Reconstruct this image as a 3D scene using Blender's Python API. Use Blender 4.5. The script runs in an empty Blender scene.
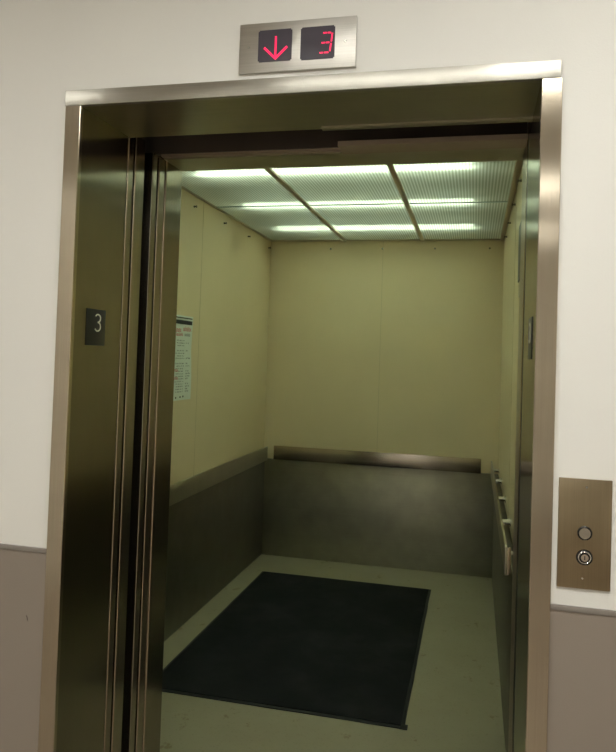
import bpy, bmesh, math, random
from mathutils import Vector, Matrix
random.seed(7)
C = bpy.context.scene.collection
PI = math.pi

# ------------------------------------------------------------------ dimensions (metres)
W, H = 1.094, 2.137           # clear opening
TW, TH = 0.0426, 0.0384       # face width of the steel frame
WY = 0.012                    # plane of the painted wall (frame face at y = 0)
D1 = 0.243                    # left jamb return
G1, G2 = 0.362, 0.396         # running clearance
C1, C2 = 0.497, 0.616         # car entrance column
XL, XR, YB, ZC = -0.596, 1.155, 3.637, 2.4245
SHAFT = (-0.80, 1.45, WY + 0.24, 3.95)
HX0, HX1, HY0, HZ = -1.7, 3.3, -6.0, 2.75   # the lobby

# ------------------------------------------------------------------ materials
def nt(name):
    m = bpy.data.materials.new(name); m.use_nodes = True
    n = m.node_tree; b = n.nodes['Principled BSDF']
    return m, n, b
def N(n, t, **kw):
    x = n.nodes.new(t)
    for k, v in kw.items(): setattr(x, k, v)
    return x
def coords(n, scale, space='Object'):
    tc = N(n, 'ShaderNodeTexCoord'); mp = N(n, 'ShaderNodeMapping')
    mp.inputs['Scale'].default_value = scale
    n.links.new(tc.outputs[space], mp.inputs['Vector']); return mp.outputs[0]
def noise(n, vec, scale=1.0, detail=3, rough=0.5):
    x = N(n, 'ShaderNodeTexNoise'); x.inputs['Scale'].default_value = scale
    x.inputs['Detail'].default_value = detail; x.inputs['Roughness'].default_value = rough
    n.links.new(vec, x.inputs['Vector']); return x.outputs['Fac']
def ramp(n, fac, stops):
    r = N(n, 'ShaderNodeValToRGB'); e = r.color_ramp.elements
    while len(e) < len(stops): e.new(0.5)
    for i, (p, c) in enumerate(stops):
        e[i].position = p; e[i].color = (c[0], c[1], c[2], 1)
    n.links.new(fac, r.inputs['Fac']); return r.outputs['Color']
def maprange(n, fac, a, b, c, d):
    r = N(n, 'ShaderNodeMapRange')
    for i, v in zip((1, 2, 3, 4), (a, b, c, d)): r.inputs[i].default_value = v
    n.links.new(fac, r.inputs[0]); return r.outputs[0]
def bump(n, b, h, strength, dist=0.001):
    x = N(n, 'ShaderNodeBump'); x.inputs['Strength'].default_value = strength
    x.inputs['Distance'].default_value = dist
    n.links.new(h, x.inputs['Height']); n.links.new(x.outputs[0], b.inputs['Normal'])
def tint(c, k): return tuple(max(0, min(1, v * k)) for v in c)

def plain(name, col, rough=0.5, metal=0.0, var=0.06, nscale=6, bmp=0.0, bscale=300, spec=0.5, coat=0):
    m, n, b = nt(name)
    f = noise(n, coords(n, (1, 1, 1)), nscale, 4)
    n.links.new(ramp(n, f, [(0.3, tint(col, 1 - var)), (0.7, tint(col, 1 + var))]), b.inputs['Base Color'])
    b.inputs['Roughness'].default_value = rough; b.inputs['Metallic'].default_value = metal
    b.inputs['Specular IOR Level'].default_value = spec; b.inputs['Coat Weight'].default_value = coat
    if bmp: bump(n, b, noise(n, coords(n, (1, 1, 1)), bscale, 3), bmp)
    return m

def steel(name, col, rough, brush='Z', aniso=0.75, smudge=0.06, grain=0.12):
    """brushed stainless steel; brush = direction of the grain"""
    m, n, b = nt(name)
    s = {'Z': (420, 420, 3), 'X': (3, 420, 420), 'Y': (420, 3, 420)}[brush]
    g = noise(n, coords(n, s), 1.0, 4, 0.6)
    sm = noise(n, coords(n, (1, 1, 1)), 7.0, 4, 0.55)
    mix = N(n, 'ShaderNodeMix', data_type='RGBA', blend_type='MULTIPLY')
    mix.inputs[0].default_value = 1.0
    n.links.new(ramp(n, sm, [(0.25, tint(col, 1 - smudge)), (0.75, tint(col, 1 + smudge))]), mix.inputs[6])
    n.links.new(ramp(n, g, [(0.3, (1 - grain,) * 3), (0.7, (1, 1, 1))]), mix.inputs[7])
    n.links.new(mix.outputs[2], b.inputs['Base Color'])
    b.inputs['Metallic'].default_value = 1.0
    b.inputs['Roughness'].default_value = rough
    b.inputs['Anisotropic'].default_value = aniso
    axis = {'Z': (0, 0, 1), 'X': (1, 0, 0), 'Y': (0, 1, 0)}[brush]
    geo = N(n, 'ShaderNodeNewGeometry'); vm = N(n, 'ShaderNodeVectorMath', operation='CROSS_PRODUCT')
    n.links.new(geo.outputs['Normal'], vm.inputs[0]); vm.inputs[1].default_value = axis
    n.links.new(vm.outputs[0], b.inputs['Tangent'])
    return m

def emit(name, col, strength):
    m, n, b = nt(name)
    b.inputs['Base Color'].default_value = (0.02, 0.02, 0.02, 1)
    b.inputs['Emission Color'].default_value = (*col, 1); b.inputs['Emission Strength'].default_value = strength
    return m

M = {}
M['paint'] = plain('painted_wall', (0.80, 0.78, 0.73), 0.55, var=0.012, nscale=2, bmp=0.25, bscale=260, spec=0.3)
M['vinyl'] = plain('grey_wainscot', (0.275, 0.228, 0.188), 0.45, var=0.03, nscale=3, bmp=0.3, bscale=420, spec=0.35)
M['vinylcap'] = plain('wainscot_cap', (0.22, 0.19, 0.165), 0.4, var=0.03)
M['hallfloor'] = plain('lobby_floor', (0.34, 0.29, 0.24), 0.35, var=0.08, nscale=10)
M['hallceil'] = plain('lobby_ceiling', (0.74, 0.72, 0.68), 0.8, var=0.02, nscale=20)
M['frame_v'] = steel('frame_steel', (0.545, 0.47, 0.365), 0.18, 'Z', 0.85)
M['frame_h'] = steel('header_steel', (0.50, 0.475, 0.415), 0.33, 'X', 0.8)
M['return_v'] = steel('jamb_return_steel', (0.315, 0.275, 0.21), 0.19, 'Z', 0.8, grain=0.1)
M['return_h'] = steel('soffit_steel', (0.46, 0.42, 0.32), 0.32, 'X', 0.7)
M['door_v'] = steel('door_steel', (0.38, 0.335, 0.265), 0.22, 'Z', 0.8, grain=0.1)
M['bead'] = steel('door_nosing_steel', (0.50, 0.40, 0.31), 0.22, 'Z', 0.3, grain=0)
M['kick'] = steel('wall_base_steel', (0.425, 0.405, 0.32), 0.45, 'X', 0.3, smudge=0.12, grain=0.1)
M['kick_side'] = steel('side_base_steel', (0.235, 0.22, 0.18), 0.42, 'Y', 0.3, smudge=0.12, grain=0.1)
M['rail_x'] = steel('rail_steel', (0.58, 0.52, 0.44), 0.24, 'X', 0.3, smudge=0.10, grain=0.05)
M['rail_y'] = steel('side_rail_steel', (0.50, 0.46, 0.37), 0.38, 'Y', 0.3, smudge=0.08, grain=0.05)
M['chrome'] = plain('chrome', (0.85, 0.85, 0.83), 0.08, 1.0, 0.01)
M['screw'] = plain('screw_metal', (0.45, 0.44, 0.42), 0.25, 1.0, 0.05)
M['stud'] = plain('pad_stud', (0.20, 0.18, 0.15), 0.35, 0.8, 0.05)
M['cream'] = plain('cream_laminate', (0.68, 0.575, 0.385), 0.42, var=0.02, nscale=3, bmp=0.12, bscale=240, spec=0.35)
M['seam'] = plain('laminate_seam', (0.50, 0.42, 0.27), 0.6, var=0.02)
M['dark'] = plain('dark_shaft', (0.010, 0.009, 0.008), 0.9, var=0.2)
M['black'] = plain('black_plate', (0.008, 0.008, 0.009), 0.35, var=0.1)
M['glass'] = plain('display_glass', (0.07, 0.062, 0.078), 0.10, var=0.05, coat=0.4)
M['grid'] = plain('ceiling_grid_metal', (0.42, 0.35, 0.25), 0.4, 0.0, 0.05)
M['seamgrid'] = plain('ceiling_seam_metal', (0.15, 0.19, 0.16), 0.4, 0.3, 0.05)
M['rail_dark'] = plain('door_track_metal', (0.10, 0.075, 0.06), 0.5, 0.2, 0.1)
M['lip'] = plain('track_lip_metal', (0.42, 0.33, 0.25), 0.5, 0.2, 0.06)
M['column'] = steel('strike_column_steel', (0.42, 0.34, 0.27), 0.34, 'Z', 0.4, grain=0.05)
M['box'] = plain('light_box_white', (0.70, 0.72, 0.69), 0.6, var=0.01)
M['paper'] = plain('paper', (0.72, 0.78, 0.74), 0.6, var=0.02, nscale=14)
M['ink'] = plain('black_ink', (0.02, 0.025, 0.03), 0.6)
M['greyink'] = plain('grey_ink', (0.16, 0.18, 0.19), 0.6)
M['redink'] = plain('red_ink', (0.55, 0.06, 0.06), 0.6)
M['numeral'] = plain('pale_numeral', (0.62, 0.62, 0.52), 0.5)
M['rubber'] = plain('mat_rubber', (0.007, 0.0075, 0.008), 0.7, var=0.1)
M['shadow_ring'] = plain('black_ring', (0.01, 0.01, 0.01), 0.2)  # solid black trim of the button and key switch
M['button'] = plain('button_metal', (0.60, 0.55, 0.47), 0.22, 1.0, 0.04)
M['keyface'] = plain('key_switch_metal', (0.75, 0.66, 0.58), 0.16, 1.0, 0.04)
M['red_led'] = emit('red_led', (1.0, 0.004, 0.085), 1.6)
M['hall_lamp'] = emit('lobby_lamp', (0.97, 0.97, 0.915), 24)  # for the fill lamps added to brighten the walls
M['hall_lamp_far'] = emit('dim_lobby_lamp', (0.97, 0.97, 0.915), 8)
M['hall_lamp_near'] = emit('bright_lobby_lamp', (0.97, 0.97, 0.915), 34)
M['tube'] = emit('fluorescent_tube', (0.80, 1.0, 0.85), 27)

# carpet mat: dark, worn pile
def mat_carpet():
    m, n, b = nt('mat_carpet')
    big = noise(n, coords(n, (1, 1, 1)), 3.2, 6, 0.62)
    fine = noise(n, coords(n, (1, 1, 1)), 260, 2)
    col = ramp(n, big, [(0.32, (0.006, 0.007, 0.008)), (0.50, (0.011, 0.012, 0.013)), (0.72, (0.022, 0.023, 0.024))])
    n.links.new(col, b.inputs['Base Color']); b.inputs['Roughness'].default_value = 0.95
    b.inputs['Specular IOR Level'].default_value = 0.15
    bump(n, b, fine, 0.7, 0.004); return m
M['carpet'] = mat_carpet()
# speckled greenish sheet floor with a few worn stains
def mat_floor():
    m, n, b = nt('car_floor_vinyl')
    v = N(n, 'ShaderNodeTexVoronoi'); v.inputs['Scale'].default_value = 55
    n.links.new(coords(n, (1, 1, 1)), v.inputs['Vector'])
    big = noise(n, coords(n, (1, 1, 1)), 2.2, 5, 0.6)
    base = ramp(n, big, [(0.3, (0.225, 0.203, 0.14)), (0.7, (0.268, 0.245, 0.172))])
    st = noise(n, coords(n, (1.4, 1, 1)), 8.5, 5, 0.65)
    stain = ramp(n, st, [(0.62, (1, 1, 1)), (0.68, (0.72, 0.62, 0.50))])
    sp = ramp(n, v.outputs['Distance'], [(0.05, (0.86, 0.84, 0.78)), (0.3, (1, 1, 1))])
    a = N(n, 'ShaderNodeMix', data_type='RGBA', blend_type='MULTIPLY'); a.inputs[0].default_value = 1
    c = N(n, 'ShaderNodeMix', data_type='RGBA', blend_type='MULTIPLY'); c.inputs[0].default_value = 1
    n.links.new(base, a.inputs[6]); n.links.new(stain, a.inputs[7])
    n.links.new(a.outputs[2], c.inputs[6]); n.links.new(sp, c.inputs[7])
    n.links.new(c.outputs[2], b.inputs['Base Color'])
    b.inputs['Roughness'].default_value = 0.42; b.inputs['Specular IOR Level'].default_value = 0.4
    bump(n, b, v.outputs['Distance'], 0.15, 0.001); return m
M['carfloor'] = mat_floor()
# ribbed translucent diffuser
def mat_diffuser():
    m = bpy.data.materials.new('ribbed_diffuser'); m.use_nodes = True
    n = m.node_tree; n.nodes.clear()
    out = N(n, 'ShaderNodeOutputMaterial'); tr = N(n, 'ShaderNodeBsdfTranslucent')
    gl = N(n, 'ShaderNodeBsdfGlossy'); df = N(n, 'ShaderNodeBsdfDiffuse')
    w = N(n, 'ShaderNodeTexWave', wave_type='BANDS', bands_direction='X'); w.inputs['Scale'].default_value = 20.0
    n.links.new(coords(n, (1, 1, 1)), w.inputs['Vector'])
    col = ramp(n, w.outputs['Fac'], [(0.0, (0.50, 0.50, 0.385)), (1.0, (0.86, 0.86, 0.70))])
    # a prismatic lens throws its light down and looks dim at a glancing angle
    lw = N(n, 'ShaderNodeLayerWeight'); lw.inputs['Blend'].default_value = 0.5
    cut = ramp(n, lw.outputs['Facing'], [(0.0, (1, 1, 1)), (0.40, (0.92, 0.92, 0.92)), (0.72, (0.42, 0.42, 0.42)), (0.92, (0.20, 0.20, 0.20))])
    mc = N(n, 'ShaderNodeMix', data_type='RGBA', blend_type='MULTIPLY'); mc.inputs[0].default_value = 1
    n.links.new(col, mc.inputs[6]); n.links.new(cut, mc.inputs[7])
    n.links.new(mc.outputs[2], tr.inputs['Color']); n.links.new(col, df.inputs['Color'])
    gl.inputs['Roughness'].default_value = 0.25
    bp = N(n, 'ShaderNodeBump'); bp.inputs['Strength'].default_value = 0.5; bp.inputs['Distance'].default_value = 0.003
    n.links.new(w.outputs['Fac'], bp.inputs['Height'])
    n.links.new(bp.outputs[0], gl.inputs['Normal'])
    m1 = N(n, 'ShaderNodeMixShader'); m1.inputs[0].default_value = 0.2
    rf = N(n, 'ShaderNodeBsdfRefraction'); rf.inputs['Roughness'].default_value = 0.30; rf.inputs['IOR'].default_value = 1.05
    n.links.new(col, rf.inputs['Color'])
    m0 = N(n, 'ShaderNodeMixShader'); m0.inputs[0].default_value = 0.06
    n.links.new(tr.outputs[0], m0.inputs[1]); n.links.new(rf.outputs[0], m0.inputs[2])
    m2 = N(n, 'ShaderNodeMixShader'); m2.inputs[0].default_value = 0.04
    n.links.new(m0.outputs[0], m1.inputs[1]); n.links.new(df.outputs[0], m1.inputs[2])
    n.links.new(m1.outputs[0], m2.inputs[1]); n.links.new(gl.outputs[0], m2.inputs[2])
    n.links.new(m2.outputs[0], out.inputs[0]); return m
M['diffuser'] = mat_diffuser()
def mat_clear():
    m = bpy.data.materials.new('clear_top_side'); m.use_nodes = True; n = m.node_tree; n.nodes.clear()
    out = N(n, 'ShaderNodeOutputMaterial'); t = N(n, 'ShaderNodeBsdfTransparent'); n.links.new(t.outputs[0], out.inputs[0]); return m
M['clear'] = mat_clear()

# ------------------------------------------------------------------ mesh helpers (world coordinates; parents carry no scale)
def bx(bm, x0, x1, y0, y1, z0, z1, bevel=0.0, seg=2):
    r = bmesh.ops.create_cube(bm, size=1.0)
    vs = r['verts']
    bmesh.ops.scale(bm, vec=(x1 - x0, y1 - y0, z1 - z0), verts=vs)
    bmesh.ops.translate(bm, vec=((x0 + x1) / 2, (y0 + y1) / 2, (z0 + z1) / 2), verts=vs)
    if bevel:
        es = list({e for v in vs for e in v.link_edges})
        bmesh.ops.bevel(bm, geom=es, offset=bevel, segments=seg, affect='EDGES', profile=0.5)
def cyl(bm, p, q, r, r2=None, seg=24):
    p, q = Vector(p), Vector(q); d = q - p
    m = Matrix.Translation((p + q) / 2) @ d.to_track_quat('Z', 'Y').to_matrix().to_4x4()
    bmesh.ops.create_cone(bm, cap_ends=True, segments=seg, radius1=r, radius2=r if r2 is None else r2, depth=d.length, matrix=m)
def torus(bm, c, axis, R, r, su=28, sv=10):
    q = Vector(axis).to_track_quat('Z', 'Y'); c = Vector(c); rings = []
    for i in range(su):
        a = 2 * PI * i / su; ring = []
        for j in range(sv):
            t = 2 * PI * j / sv
            ring.append(bm.verts.new(c + q @ Vector(((R + r * math.cos(t)) * math.cos(a), (R + r * math.cos(t)) * math.sin(a), r * math.sin(t)))))
        rings.append(ring)
    for i in range(su):
        for j in range(sv):
            bm.faces.new([rings[i][j], rings[(i + 1) % su][j], rings[(i + 1) % su][(j + 1) % sv], rings[i][(j + 1) % sv]])
def prism(bm, pts, z0, z1):
    """extrude an (x, y) outline upwards"""
    a = [bm.verts.new((x, y, z0)) for x, y in pts]; b = [bm.verts.new((x, y, z1)) for x, y in pts]
    k = len(pts)
    for i in range(k): bm.faces.new([a[i], a[(i + 1) % k], b[(i + 1) % k], b[i]])
    bm.faces.new(a[::-1]); bm.faces.new(b)
def sweep(bm, path, r, seg=8):
    """round tube along a list of points"""
    P = [Vector(p) for p in path]; rings = []
    ref = None
    for i, p in enumerate(P):
        t = (P[min(i + 1, len(P) - 1)] - P[max(i - 1, 0)]).normalized()
        if ref is None:
            ref = Vector((0, 0, 1)) if abs(t.z) < 0.9 else Vector((1, 0, 0))
            ref = (ref - t * ref.dot(t)).normalized()
        else: ref = (ref - t * ref.dot(t)).normalized()
        s = t.cross(ref)
        rings.append([bm.verts.new(p + (ref * math.cos(2 * PI * k / seg) + s * math.sin(2 * PI * k / seg)) * r) for k in range(seg)])
    for a, b in zip(rings, rings[1:]):
        for k in range(seg): bm.faces.new([a[k], a[(k + 1) % seg], b[(k + 1) % seg], b[k]])
    bm.faces.new(rings[0][::-1]); bm.faces.new(rings[-1])
def obj(name, bm, mat, parent=None, smooth=True):
    bmesh.ops.recalc_face_normals(bm, faces=bm.faces)
    me = bpy.data.meshes.new(name); 
    if parent is not None:
        off = Vector((0, 0, 0)); p = parent
        while p: off += p.location; p = p.parent
        bmesh.ops.translate(bm, vec=-off, verts=bm.verts)
    bm.to_mesh(me); bm.free()
    me.materials.append(mat if not isinstance(mat, str) else M[mat])
    if smooth:
        for p in me.polygons: p.use_smooth = True
        me.set_sharp_from_angle(angle=math.radians(32))
    o = bpy.data.objects.new(name, me); C.objects.link(o)
    if parent is not None: o.parent = parent
    return o
def box(name, mat, parent, *d, bevel=0.0):
    bm = bmesh.new(); bx(bm, *d, bevel=bevel); return obj(name, bm, mat, parent)
def thing(name, label, cat, loc=(0, 0, 0), group=None):
    o = bpy.data.objects.new(name, None); C.objects.link(o); o.location = loc
    o.empty_display_size = 0.1
    o['label'] = label; o['category'] = cat
    if group: o['group'] = group
    return o
def tag(o, label, cat, group=None):
    o['label'] = label; o['category'] = cat
    if group: o['group'] = group
    return o
def struct(name, bm, mat):
    o = obj(name, bm, mat); o['kind'] = 'structure'; return o
def sbox(name, mat, *boxes):
    bm = bmesh.new()
    for b in boxes: bx(bm, *b)
    return struct(name, bm, mat)

# ------------------------------------------------------------------ the lobby (setting)
T = 0.22
sbox('wall_front', 'paint',
     (HX0, -TW + 0.004, WY, WY + T, 0, HZ), (W + TW - 0.004, HX1, WY, WY + T, 0, HZ),
     (-TW + 0.004, W + TW - 0.004, WY, WY + T, H + TH - 0.004, HZ))
sbox('floor', 'hallfloor', (HX0, HX1, HY0, D1, -0.1, 0.0))
sbox('ceiling', 'hallceil', (HX0, HX1, HY0, WY + T, HZ, HZ + 0.1))
sbox('wall_left', 'paint', (HX0 - 0.1, HX0, HY0, WY + T, 0, HZ))
sbox('wall_right', 'paint', (HX1, HX1 + 0.1, HY0, WY + T, 0, HZ))
sbox('wall_back', 'paint', (HX0, HX1, HY0 - 0.1, HY0, 0, HZ))
ZW = 1.029
for i, (x0, x1) in enumerate(((HX0, -TW - 0.0005), (W + TW + 0.0005, HX1))):
    w = sbox('trim_%d' % (i + 1), 'vinyl', (x0, x1, 0.0065, WY, 0.0, ZW - 0.006))
    bm = bmesh.new(); bx(bm, x0, x1, 0.0035, WY, ZW - 0.006, ZW + 0.005, bevel=0.002)
    c = obj('cap_strip', bm, 'vinylcap', w)
    if i == 0:
        bm = bmesh.new(); sweep(bm, [(-0.094, 0.0062, 0.866), (-0.091, 0.0060, 0.860), (-0.090, 0.0062, 0.853)], 0.0011); obj('scuff', bm, 'rail_dark', w)
# the dark shaft behind the wall
sx0, sx1, sy0, sy1 = SHAFT
sbox('wall_shaft', 'dark', (sx0 - 0.1, sx0, sy0, sy1, -0.9, 2.9), (sx1, sx1 + 0.1, sy0, sy1, -0.9, 2.9),
     (sx0, sx1, sy1, sy1 + 0.1, -0.9, 2.9), (sx0, sx1, sy0, sy1, 2.9, 3.0), (sx0, sx1, sy0, sy1, -1.0, -0.9),
     (sx0, sx1, sy0 - 0.02, sy0, -0.9, -0.1), (sx0, sx1, sy0 - 0.02, sy0, HZ, 2.9))

# unseen lobby ceiling lamps; some read from steel reflections, others added to brighten walls
def lamp(x, y, sx, sy, label, m):
    t = thing('ceiling_light', label, 'ceiling light', (x, y, HZ))
    bm = bmesh.new()
    for a in ((x - sx, x + sx, y - sy, y - sy + 0.03), (x - sx, x + sx, y + sy - 0.03, y + sy),
              (x - sx, x - sx + 0.03, y - sy + 0.03, y + sy - 0.03), (x + sx - 0.03, x + sx, y - sy + 0.03, y + sy - 0.03)):
        bx(bm, *a, HZ - 0.03, HZ)
    obj('frame', bm, 'box', t)
    box('diffuser', m, t, x - sx + 0.03, x + sx - 0.03, y - sy + 0.03, y + sy - 0.03, HZ - 0.02, HZ)
LAMPS = [(0.92, -1.36, 0.85, 0.12, 'long lobby ceiling light nearest the steel elevator frame', 'hall_lamp_near'),
         (1.50, -0.80, 0.30, 0.12, 'short lobby ceiling light closest to the wall with the call plate', 'hall_lamp'),  # added fill for the upper right of the front wall
         (-1.10, -3.90, 0.35, 0.30, 'square lobby ceiling light far from the elevator, left of the wide ones', 'hall_lamp'),  # added fill that lifts the back of the lobby and the left side
         (-1.20, -0.85, 0.22, 0.12, 'smallest lobby ceiling light, in the corner left of the elevator frame', 'hall_lamp'),  # added fill for the left part of the front wall
         (1.15, -3.33, 0.45, 0.24, 'wide lobby ceiling light in the middle of the lobby', 'hall_lamp_far'),
         (1.15, -5.05, 0.45, 0.30, 'wide lobby ceiling light farthest from the elevator', 'hall_lamp_far')]
for a in LAMPS: lamp(*a)

# ------------------------------------------------------------------ landing entrance: steel frame, sliding door panels, sill
ent = thing('elevator_entrance', 'brushed stainless steel frame around the open elevator doorway, door panels slid left', 'elevator door frame', (W / 2, 0, 0))
def jamb(sgn, yend):
    x0 = 0.0 if sgn < 0 else W
    f = -1 if sgn < 0 else 1
    pts = [(x0, 0.0015), (x0 + f * 0.0015, 0), (x0 + f * (TW - 0.0015), 0), (x0 + f * TW, 0.0015), (x0 + f * TW, WY + 0.012),
           (x0 + f * 0.012, WY + 0.012), (x0 + f * 0.012, yend), (x0, yend)]
    bm = bmesh.new(); prism(bm, pts if f < 0 else pts[::-1], 0.0, H)
    return bm
def jamb_face(sgn):
    x0 = 0.0 if sgn < 0 else W; f = sgn
    pts = [(x0, 0.0015), (x0 + f * 0.0015, 0), (x0 + f * (TW - 0.0015), 0), (x0 + f * TW, 0.0015), (x0 + f * TW, 0.014), (x0, 0.014)]
    bm = bmesh.new(); prism(bm, pts, 0.0, H - 0.0008); return bm
for s, yend in ((-1, D1), (1, G1)):
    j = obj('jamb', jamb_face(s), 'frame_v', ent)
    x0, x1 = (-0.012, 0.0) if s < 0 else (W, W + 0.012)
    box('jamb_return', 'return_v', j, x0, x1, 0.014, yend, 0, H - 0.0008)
box('strike_seal', 'rubber', ent, W, W + 0.012, G1, G2 - 0.005, 0, H)  # black strip put in to stand for the shade of the running gap
hd = box('header', 'frame_h', ent, -TW - 0.0012, W + TW - 0.003, -0.0012, 0.014, H, H + TH, bevel=0.0012)
box('soffit', 'return_h', hd, -0.012, W + 0.012, 0.014, 0.258, H, H + 0.012)
box('soffit_lip', 'return_h', hd, 0.562, W, 0.236, 0.258, H - 0.005, H)
box('sill', 'rail_dark', ent, -0.012, W + 0.012, D1, G1 - 0.005, -0.06, 0.0)

def door_panel(x0, y0, y1, mat_edge, parent, zt):
    """a hanging door panel; its leading edge (at x = 0) has a rounded nosing at the front"""
    d = box('door_panel', 'door_v', parent, x0, -0.001, y0 + 0.003, y1, 0.008, zt)
    bm = bmesh.new()
    pts = [(-0.004, y0 + 0.0032)] + [(-0.001 + 0.0032 * math.sin(a), y0 + 0.0032 - 0.0032 * math.cos(a)) for a in [PI * k / 10 for k in range(11)]] + [(-0.004, y0 + 0.0064)]
    prism(bm, pts[::-1], 0.008, zt)
    obj('nosing', bm, mat_edge, d)
    return d
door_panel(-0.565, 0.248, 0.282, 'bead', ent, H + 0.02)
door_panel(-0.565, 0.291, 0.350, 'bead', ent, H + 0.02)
# door track and hangers above, in the gap
tr = box('door_track', 'rail_dark', ent, -0.58, W + 0.1, 0.300, 0.345, H + 0.045, H + 0.16)
bm = bmesh.new()
for cx in (0.60, 0.66): cyl(bm, (cx, 0.290, H + 0.07), (cx, 0.300, H + 0.07), 0.02)
bx(bm, 0.57, 0.69, 0.283, 0.290, H + 0.02, H + 0.10, 0.002)
obj('hanger', bm, 'rail_dark', tr)

# ------------------------------------------------------------------ the elevator car
car = thing('elevator_car', 'open elevator car with cream walls, steel lower panels and green-lit ceiling', 'elevator', (W / 2, C1, 0))
P = 0.025
KZ = 0.735
XK = 0.012       # steel lower panel stands proud of the laminate
fl = box('car_floor', 'carfloor', car, XL - P, XR + P, C2 - 0.02, YB + P, -0.06, 0.0)
box('car_sill', 'rail_dark', car, -0.012, W + 0.012, G2, C2 - 0.02, -0.06, 0.0)
# rear wall of two laminate sheets with a fine joint
rw = box('rear_wall', 'cream', car, XL, XR, YB, YB + P, 0, ZC + 0.12)
box('joint', 'seam', rw, 0.279, 0.2815, YB - 0.0012, YB, KZ, ZC)
lw = box('side_wall', 'cream', car, XL - P, XL, C2, YB + P, 0, ZC + 0.12)
for y in (1.15, 2.25): box('joint', 'seam', lw, XL, XL + 0.0012, y, y + 0.0025, KZ, ZC)
rgw = box('side_wall', 'cream', car, XR, XR + P, C2, YB + P, 0, ZC + 0.12)
box('joint', 'seam', rgw, XR - 0.0012, XR, 2.1, 2.1025, KZ, ZC)
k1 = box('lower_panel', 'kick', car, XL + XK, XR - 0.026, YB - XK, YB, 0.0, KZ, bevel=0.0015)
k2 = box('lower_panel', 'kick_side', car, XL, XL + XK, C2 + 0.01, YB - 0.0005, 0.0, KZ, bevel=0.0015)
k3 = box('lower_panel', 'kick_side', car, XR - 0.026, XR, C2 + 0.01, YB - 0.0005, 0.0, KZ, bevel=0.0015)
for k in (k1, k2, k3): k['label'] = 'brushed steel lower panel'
# pad studs near the ceiling
def stud(p, axis, mat='stud'):
    bm = bmesh.new(); p = Vector(p); a = Vector(axis)
    cyl(bm, p, p + a * 0.006, 0.006, seg=16); cyl(bm, p + a * 0.006, p + a * 0.014, 0.0035, seg=12); cyl(bm, p + a * 0.014, p + a * 0.018, 0.0075, 0.006, seg=16)
    return bm
for x in (-0.119, 0.276, 0.664, 1.055): obj('pad_stud', stud((x, YB, 2.355), (0, -1, 0)), 'screw', rw)
for y in (1.13, 1.62, 2.11, 2.593, 3.07, 3.57): obj('pad_stud', stud((XL, y, 2.356), (1, 0, 0)), 'stud', lw)
for y in (1.20, 1.70, 2.185, 2.674, 3.134): obj('pad_stud', stud((XR, y, 2.352), (-1, 0, 0)), 'stud', rgw)
# front columns and transom of the car
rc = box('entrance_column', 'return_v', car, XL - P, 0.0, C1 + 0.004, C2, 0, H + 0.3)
box('entrance_column', 'column', car, W + 0.0012, XR + P, G2 + 0.031, C2, 0, H + 0.3)
bm = bmesh.new()
prism(bm, [(W + 0.012, G2 + 0.030), (W, G2 + 0.030), (W - 0.001, G2 + 0.010), (W + 0.003, G2), (W + 0.012, G2)], 0, H)
obj('strike_nosing', bm, 'bead', car)
bm = bmesh.new()
prism(bm, [(-0.006, C1 + 0.004)] + [(-0.001 + 0.0036 * math.sin(a), C1 - 0.0005 - 0.0036 * math.cos(a)) for a in [PI * k / 10 for k in range(11)]] + [(-0.006, C1 - 0.001)], 0, H)
obj('column_nosing', bm, 'bead', car)
tm = box('transom', 'return_h', car, 0.0, W, C1 - 0.02, C2, H, ZC + 0.10)
box('transom_lip', 'lip', tm, 0.575, W, 0.395, C1 - 0.02, H - 0.004, H + 0.01)
dt = box('door_track', 'rail_dark', car, -0.58, W + 0.03, C1 - 0.045, C1 - 0.0205, H + 0.0105, H + 0.12)
box('track_lip', 'lip', dt, 0.0, 0.5745, C1 - 0.040, C1 - 0.0205, H + 0.003, H + 0.0104)
# car door panels parked at the left
door_panel(-0.565, 0.400, 0.434, 'door_v', car, H + 0.0)
door_panel(-0.565, 0.444, 0.488, 'bead', car, H + 0.0)

# ceiling: lit box, tubes, grid, ribbed diffusers
X3 = [XL, XL + (XR - XL) / 3, XL + (XR - XL) * 2 / 3, XR]
Y3 = [C2, 1.225, 2.43, YB]
bm = bmesh.new()
bx(bm, XL, XR, C2, YB, ZC + 0.115, ZC + 0.13)
lb = obj('light_box', bm, 'box', car)
for y in (0.97, 1.71, 2.46, 3.19):
    bm = bmesh.new(); cyl(bm, (0.262 - 0.68, y, ZC + 0.034), (0.262 + 0.68, y, ZC + 0.034), 0.014, seg=16)
    obj('fluorescent_tube', bm, 'tube', lb)
for j in range(3):
    for i in range(3):
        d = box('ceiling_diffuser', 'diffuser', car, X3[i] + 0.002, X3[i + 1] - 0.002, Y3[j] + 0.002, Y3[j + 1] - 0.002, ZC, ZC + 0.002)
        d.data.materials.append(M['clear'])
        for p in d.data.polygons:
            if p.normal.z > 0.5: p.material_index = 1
for x in X3[1:3]: box('ceiling_bar', 'grid', car, x - 0.014, x + 0.014, C2, YB, ZC - 0.012, ZC - 0.0002, bevel=0.001)
box('ceiling_bar', 'grid', car, XR - 0.030, XR, C2, YB, ZC - 0.010, ZC - 0.0002, bevel=0.001)
box('ceiling_bar', 'grid', car, XL, XL + 0.010, C2, YB, ZC - 0.008, ZC - 0.0002, bevel=0.001)
box('ceiling_bar', 'grid', car, XL, XR, YB - 0.010, YB, ZC - 0.009, ZC - 0.0003, bevel=0.001)
for y in Y3[1:3]: box('ceiling_bar', 'seamgrid', car, XL + 0.01, XR - 0.03, y - 0.006, y + 0.006, ZC - 0.005, ZC - 0.0004, bevel=0.001)

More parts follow.
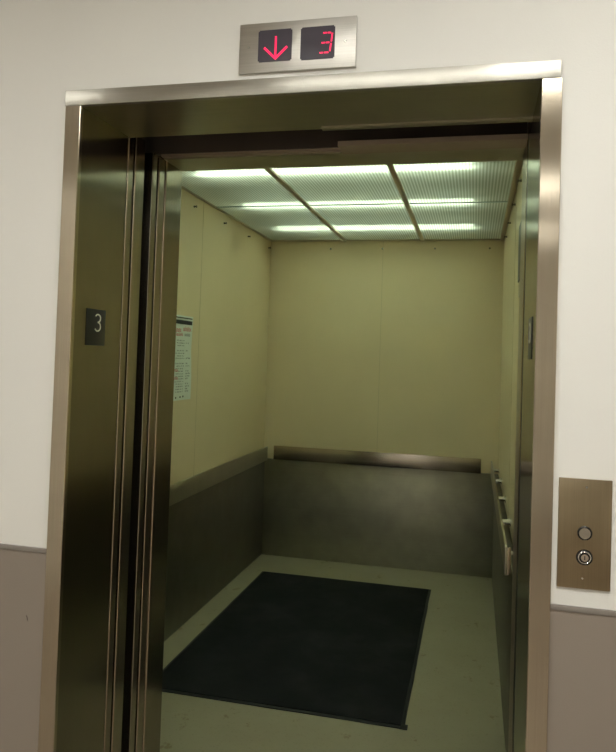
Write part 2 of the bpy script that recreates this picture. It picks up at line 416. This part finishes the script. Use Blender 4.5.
# flat-bar handrails with round stand-offs
def standoff(parent, p, q, r=0.0125):
    bm = bmesh.new(); p, q = Vector(p), Vector(q); cyl(bm, p, q, r, seg=20)
    d = (q - p).normalized(); cyl(bm, p, p + d * 0.004, r * 1.6, seg=20)
    obj('bracket', bm, 'chrome', parent)
RZ0, RZ1 = 0.742, 0.845
hr = box('handrail', 'rail_x', car, -0.497, 1.033, YB - 0.075, YB - 0.065, RZ0, RZ1, bevel=0.002)
for x in (-0.40, -0.04, 0.28, 0.62, 0.94): standoff(hr, (x, YB, 0.79), (x, YB - 0.065, 0.79))
hl = box('handrail', 'rail_y', car, XL + 0.060, XL + 0.070, 1.15, 3.50, RZ0, RZ1, bevel=0.002)
for y in (1.3, 1.86, 2.42, 3.0, 3.42): standoff(hl, (XL, y, 0.79), (XL + 0.060, y, 0.79))
RX = 1.099
hrr = box('handrail', 'rail_y', car, RX, RX + 0.009, 1.18, 3.50, RZ0, RZ1, bevel=0.002)
box('end_return', 'bead', hrr, RX + 0.009, RX + 0.021, 1.18, 1.187, RZ0, RZ1, bevel=0.002)
for y in (1.30, 1.86, 2.42, 3.0, 3.44): standoff(hrr, (XR, y, 0.79), (RX + 0.009, y, 0.79))

# ------------------------------------------------------------------ notice panel high on the right wall (seen edge-on)
np_ = thing('wall_panel', 'narrow black panel with thin metal rim, seen edge-on on the elevator right wall', 'panel', (XR, 1.25, 1.85))
bm = bmesh.new(); bx(bm, XR - 0.018, XR, 1.02, 1.42, 1.80, 2.10, 0.002); obj('rim', bm, 'rail_y', np_)
box('face', 'black', np_, XR - 0.023, XR - 0.018, 1.035, 1.405, 1.86, 2.085)

# ------------------------------------------------------------------ poster on the left wall
po = thing('paper_notice', 'white paper notice with dark header and red writing taped to the cream left wall', 'notice', (XL, 1.95, 1.27))
PY0, PY1, PZ0, PZ1 = 1.78, 2.142, 1.268, 1.732
bm = bmesh.new(); nx, nz = 10, 14; g = []
for i in range(nx + 1):
    r = []
    for k in range(nz + 1):
        u, v = i / nx, k / nz
        r.append(bm.verts.new((XL + 0.0025 + 0.006 * abs(math.sin(3.1 * v + 1.3 * u)) * u * u, PY0 + (PY1 - PY0) * u + 0.003 * math.sin(6 * v), PZ0 + (PZ1 - PZ0) * v)))
    g.append(r)
top = [bm.faces.new([g[i][k], g[i + 1][k], g[i + 1][k + 1], g[i][k + 1]]) for i in range(nx) for k in range(nz)]
r = bmesh.ops.extrude_face_region(bm, geom=top)
bmesh.ops.translate(bm, vec=(-0.0006, 0, 0), verts=[v for v in r['geom'] if isinstance(v, bmesh.types.BMVert)])
obj('sheet', bm, 'paper', po)
def marks(name, mat, rects):
    bm = bmesh.new()
    for (y0, y1, z0, z1) in rects:
        def sx(y, z):
            u = (y - PY0) / (PY1 - PY0); v = (z - PZ0) / (PZ1 - PZ0)
            return XL + 0.0025 + 0.006 * abs(math.sin(3.1 * v + 1.3 * u)) * u * u
        x = max(sx(y0, z0), sx(y1, z1), sx(y0, z1), sx(y1, z0))
        bx(bm, x + 0.0002, x + 0.0008, y0, y1, z0, z1)
    obj(name, bm, mat, po)
marks('header_line', 'ink', [(PY0 + .01, PY1 - .012, 1.716, 1.722)]); marks('header_band', 'ink', [(PY0 + .01, PY1 - .012, 1.684, 1.706)])
rnd = random.Random(3)
def words(out, y0, y1, z, h, wmin, wmax):
    y = y0
    while y < y1:
        w = rnd.uniform(wmin, wmax); e = min(y + w, y1)
        k = y
        while k < e - 0.002:
            t = rnd.choice((0, 1, 2)); hh = h * rnd.uniform(.6, 1)
            out.append((k, k + 0.0022, z, z + hh))
            if t: out.append((k + .0022, k + 0.0055, z + (hh - .0025 if t == 1 else 0), z + (hh if t == 1 else .0025)))
            k += 0.0075
        y = e + 0.009
for a in ((2.02, 2.125, 1.648, 0.026, .1, .1), (1.86, 1.99, 1.640, 0.022, .13, .13), (1.93, 2.02, 1.620, 0.018, .09, .09),
          (1.86, 1.97, 1.425, 0.016, .11, .11), (1.86, 1.97, 1.382, 0.018, .11, .11)):
    o = []; words(o, *a); marks('red_writing', 'redink', o)
o = []; words(o, 2.04, 2.11, 1.620, 0.018, .07, .07); marks('grey_writing', 'greyink', o)
lft, rgt = [], []; z = 1.592
while z > 1.30:
    words(lft, 1.93 + rnd.uniform(0, .02), 2.04, z, 0.007, .01, .03)
    if rnd.random() < .7: words(rgt, 2.065, 2.065 + rnd.uniform(.02, .06), z, 0.009, .01, .03)
    if rnd.random() < .82: z -= 0.014
    else:
        z -= 0.028
        if lft: marks('grey_writing', 'greyink', lft)
        if rgt: marks('grey_writing', 'greyink', rgt)
        lft, rgt = [], []
if lft: marks('grey_writing', 'greyink', lft)
if rgt: marks('grey_writing', 'greyink', rgt)
for q in ((1.945, 1.958, 1.279, 1.288), (2.0, 2.013, 1.281, 1.290), (2.035, 2.05, 1.283, 1.292)): marks('printed_mark', 'ink', [q])

# ------------------------------------------------------------------ floor mat
fm = thing('floor_mat', 'large black carpet mat lying on the green-grey elevator floor', 'mat', (0.14, 2.3, 0))
MX0, MX1, MY0, MY1 = -0.447, 0.727, 1.411, 3.212
bm = bmesh.new(); out = []
def edge(a, b, n):
    for k in range(n):
        t = k / n; p = Vector(a).lerp(Vector(b), t)
        out.append((p.x + rnd.uniform(-.0012, .0012), p.y + rnd.uniform(-.0012, .0012)))
edge((MX0, MY0), (MX1, MY0), 16); edge((MX1, MY0), (MX1, MY1), 20); edge((MX1, MY1), (MX0, MY1), 16); edge((MX0, MY1), (MX0, MY0), 20)
prism(bm, out, 0.0, 0.005); obj('rubber_border', bm, 'rubber', fm)
bm = bmesh.new()
inn = [(0.5 * (MX0 + MX1) + (x - 0.5 * (MX0 + MX1)) * 0.972, 0.5 * (MY0 + MY1) + (y - 0.5 * (MY0 + MY1)) * 0.982) for x, y in out]
prism(bm, inn, 0.005, 0.011); obj('carpet_pile', bm, 'carpet', fm)
bm = bmesh.new(); bx(bm, MX1 - 0.02, MX1 + 0.012, MY0 - 0.004, MY0 + 0.03, 0.0, 0.006, 0.001); obj('corner_tab', bm, 'rubber', fm)

# ------------------------------------------------------------------ floor number plates on both jamb returns
def arc3(cy, cz, hgt, wid, x, sgn):
    """centre line of a round-topped numeral 3 on a plane of constant x; sgn = +1 reads left-to-right along +y"""
    r1, r2 = hgt * 0.235, hgt * 0.265; pts = []
    zc1, zc2 = cz + hgt / 2 - r1, cz - hgt / 2 + r2
    for k in range(15):
        a = math.radians(150 - k * 240 / 14); pts.append((x, cy + sgn * math.cos(a) * wid * .46, zc1 + math.sin(a) * r1))
    for k in range(16):
        a = math.radians(88 - k * 238 / 15); pts.append((x, cy + sgn * math.cos(a) * wid * .5, zc2 + math.sin(a) * r2))
    return pts
def number_plate(x, nrm, label, y0, y1, z0, z1, sgn):
    t = thing('floor_number_plate', label, 'sign', (x, (y0 + y1) / 2, z0))
    a, b = sorted((x, x + nrm * 0.002))
    box('plate', 'black', t, a, b, y0, y1, z0, z1, bevel=0.0005)
    bm = bmesh.new(); sweep(bm, arc3((y0 + y1) / 2 + 0.006 * sgn, z0 + (z1 - z0) * .63, 0.044, 0.028, x + nrm * 0.0022, sgn), 0.0018)
    obj('numeral', bm, 'numeral', t)
number_plate(0.0, 1, 'small black plate with pale numeral 3 on the left steel jamb', 0.067, 0.159, 1.541, 1.636, 1)
number_plate(W, -1, 'small dark floor plate seen edge-on on the right steel jamb', 0.080, 0.180, 1.541, 1.636, -1)

# ------------------------------------------------------------------ floor indicator above the door
ind = thing('floor_indicator', 'steel wall plate with red lit down arrow and 3 above the elevator frame', 'indicator', (0.551, WY, 2.19))
IX0, IX1, IZ0, IZ1 = 0.4116, 0.6908, 2.1914, 2.3083
IY = 0.003
bm = bmesh.new(); bx(bm, IX0, IX1, IY, WY, IZ0, IZ1, 0.0008); obj('plate', bm, steel('indicator_steel', (0.60, 0.57, 0.52), 0.38, 'X', 0.6), ind)
def window(x0, x1, z0, z1):
    bm = bmesh.new(); bx(bm, x0, x1, IY - 0.002, IY, z0, z1)
    es = [e for e in bm.edges if abs(e.verts[0].co.y - e.verts[1].co.y) > 0.001]
    bmesh.ops.bevel(bm, geom=es, offset=0.003, segments=3, affect='EDGES')
    return obj('display', bm, 'glass', ind)
d1 = window(0.4585, 0.5400, 2.2145, 2.2895); d2 = window(0.5608, 0.6415, 2.2130, 2.2890)
def bar(bm, a, b, w, y):
    a, b = Vector((a[0], 0, a[1])), Vector((b[0], 0, b[1])); d = (b - a).normalized(); s = Vector((d.z, 0, -d.x)) * w / 2
    q = [a - s, a + s, b + s, b - s]
    lo = [bm.verts.new((v.x, y, v.z)) for v in q]; hi = [bm.verts.new((v.x, y - 0.0006, v.z)) for v in q]
    for i in range(4): bm.faces.new([lo[i], lo[(i + 1) % 4], hi[(i + 1) % 4], hi[i]])
    bm.faces.new(lo[::-1]); bm.faces.new(hi)
yf = IY - 0.002
bm = bmesh.new()
bar(bm, (0.5012, 2.2735), (0.5012, 2.224), 0.0042, yf)
bar(bm, (0.4735, 2.2480), (0.5025, 2.2200), 0.0052, yf - 0.0001); bar(bm, (0.5290, 2.2475), (0.5000, 2.2200), 0.0052, yf - 0.0002)
obj('arrow', bm, 'red_led', d1)
bm = bmesh.new(); sw = 0.0032
bar(bm, (0.6140, 2.2725), (0.6225, 2.2725), sw, yf); bar(bm, (0.6245, 2.2725), (0.6325, 2.2720), sw, yf)
bar(bm, (0.6355, 2.2710), (0.6335, 2.2515), sw, yf)
bar(bm, (0.6105, 2.2497), (0.6185, 2.2497), sw, yf); bar(bm, (0.6205, 2.2497), (0.6290, 2.2497), sw, yf)
bar(bm, (0.6330, 2.2478), (0.6305, 2.2290), sw, yf)
bar(bm, (0.6065, 2.2268), (0.6150, 2.2268), sw, yf); bar(bm, (0.6172, 2.2268), (0.6275, 2.2268), sw, yf)
obj('digit', bm, 'red_led', d2)
def screw(x, z, y, r, parent, m='screw'):
    bm = bmesh.new(); cyl(bm, (x, y, z), (x, y - 0.0012, z), r, r * .8, 16); obj('screw', bm, m, parent)
screw(0.4345, 2.2520, IY, 0.0028, ind, 'chrome'); screw(0.6655, 2.2515, IY, 0.0035, ind)

# ------------------------------------------------------------------ call panel right of the door
cp = thing('call_panel', 'steel call plate with round button and key switch on wall right of elevator', 'call panel', (1.2, WY, 1.07))
PX0, PX1, QZ0, QZ1 = 1.1485, 1.252, 1.072, 1.2966; PYF = 0.006
bm = bmesh.new(); bx(bm, PX0, PX1, PYF, WY, QZ0, QZ1, 0.0006); obj('plate', bm, steel('call_plate_steel', (0.39, 0.31, 0.20), 0.34, 'Z', 0.6, smudge=0.16), cp)
bx_, bz_ = 1.2005, 1.186
bm = bmesh.new(); torus(bm, (bx_, PYF - 0.001, bz_), (0, 1, 0), 0.0132, 0.0016); ring = obj('button', bm, 'shadow_ring', cp)
bm = bmesh.new(); cyl(bm, (bx_, PYF, bz_), (bx_, PYF - 0.0035, bz_), 0.0122, 0.0112, 32); obj('button_face', bm, 'button', ring)
kx, kz = 1.2010, 1.1365
bm = bmesh.new(); cyl(bm, (kx, PYF, kz), (kx, PYF - 0.0015, kz), 0.0165, 0.0158, 32); ks = obj('key_switch', bm, 'shadow_ring', cp)
bm = bmesh.new(); torus(bm, (kx, PYF - 0.002, kz), (0, 1, 0), 0.0118, 0.0012); obj('bezel', bm, 'chrome', ks)
bm = bmesh.new(); cyl(bm, (kx, PYF - 0.0015, kz), (kx, PYF - 0.005, kz), 0.0080, 0.0074, 28); obj('key_cylinder', bm, 'keyface', ks)
bm = bmesh.new(); bx(bm, kx - 0.0009, kx + 0.0009, PYF - 0.0054, PYF - 0.005, kz - 0.004, kz + 0.004); obj('key_slot', bm, 'shadow_ring', ks)
screw(1.2025, 1.2800, PYF, 0.0026, cp); screw(1.1975, 1.0935, PYF, 0.0024, cp, 'chrome')

# ------------------------------------------------------------------ camera
cam = bpy.data.cameras.new('camera'); co = bpy.data.objects.new('camera', cam); C.objects.link(co)
yaw, pitch, roll, f = 0.2342, 0.0271, 0.0333, 693.582
ppx, ppy = 309.9732, 337.6534
cy, sy, cp_, sp, cr, sr = math.cos(yaw), math.sin(yaw), math.cos(pitch), math.sin(pitch), math.cos(roll), math.sin(roll)
F = Vector((-sy * cp_, cy * cp_, sp)); R0 = Vector((cy, sy, 0)); U0 = R0.cross(F)
Rv = R0 * cr + U0 * sr; Uv = -R0 * sr + U0 * cr
m = Matrix((Rv, Uv, -F)).transposed().to_4x4(); m.translation = (0.9712, -1.5276, 1.5309)
co.matrix_world = m
cam.sensor_fit = 'AUTO'; cam.sensor_width = 36; cam.lens = f * 36 / 752
cam.shift_x = (308 - ppx) / 752; cam.shift_y = (ppy - 376) / 752; cam.clip_start = 0.02
bpy.context.scene.camera = co

w = bpy.data.worlds.new('world'); bpy.context.scene.world = w; w.use_nodes = True
w.node_tree.nodes['Background'].inputs[0].default_value = (0.01, 0.01, 0.01, 1)
s = bpy.context.scene
s.view_settings.view_transform = 'Standard'; s.view_settings.look = 'None'
s.view_settings.gamma = 1; s.view_settings.use_curve_mapping = False; s.view_settings.exposure = 0.0
s.cycles.max_bounces = 16; s.cycles.diffuse_bounces = 8; s.cycles.transmission_bounces = 8
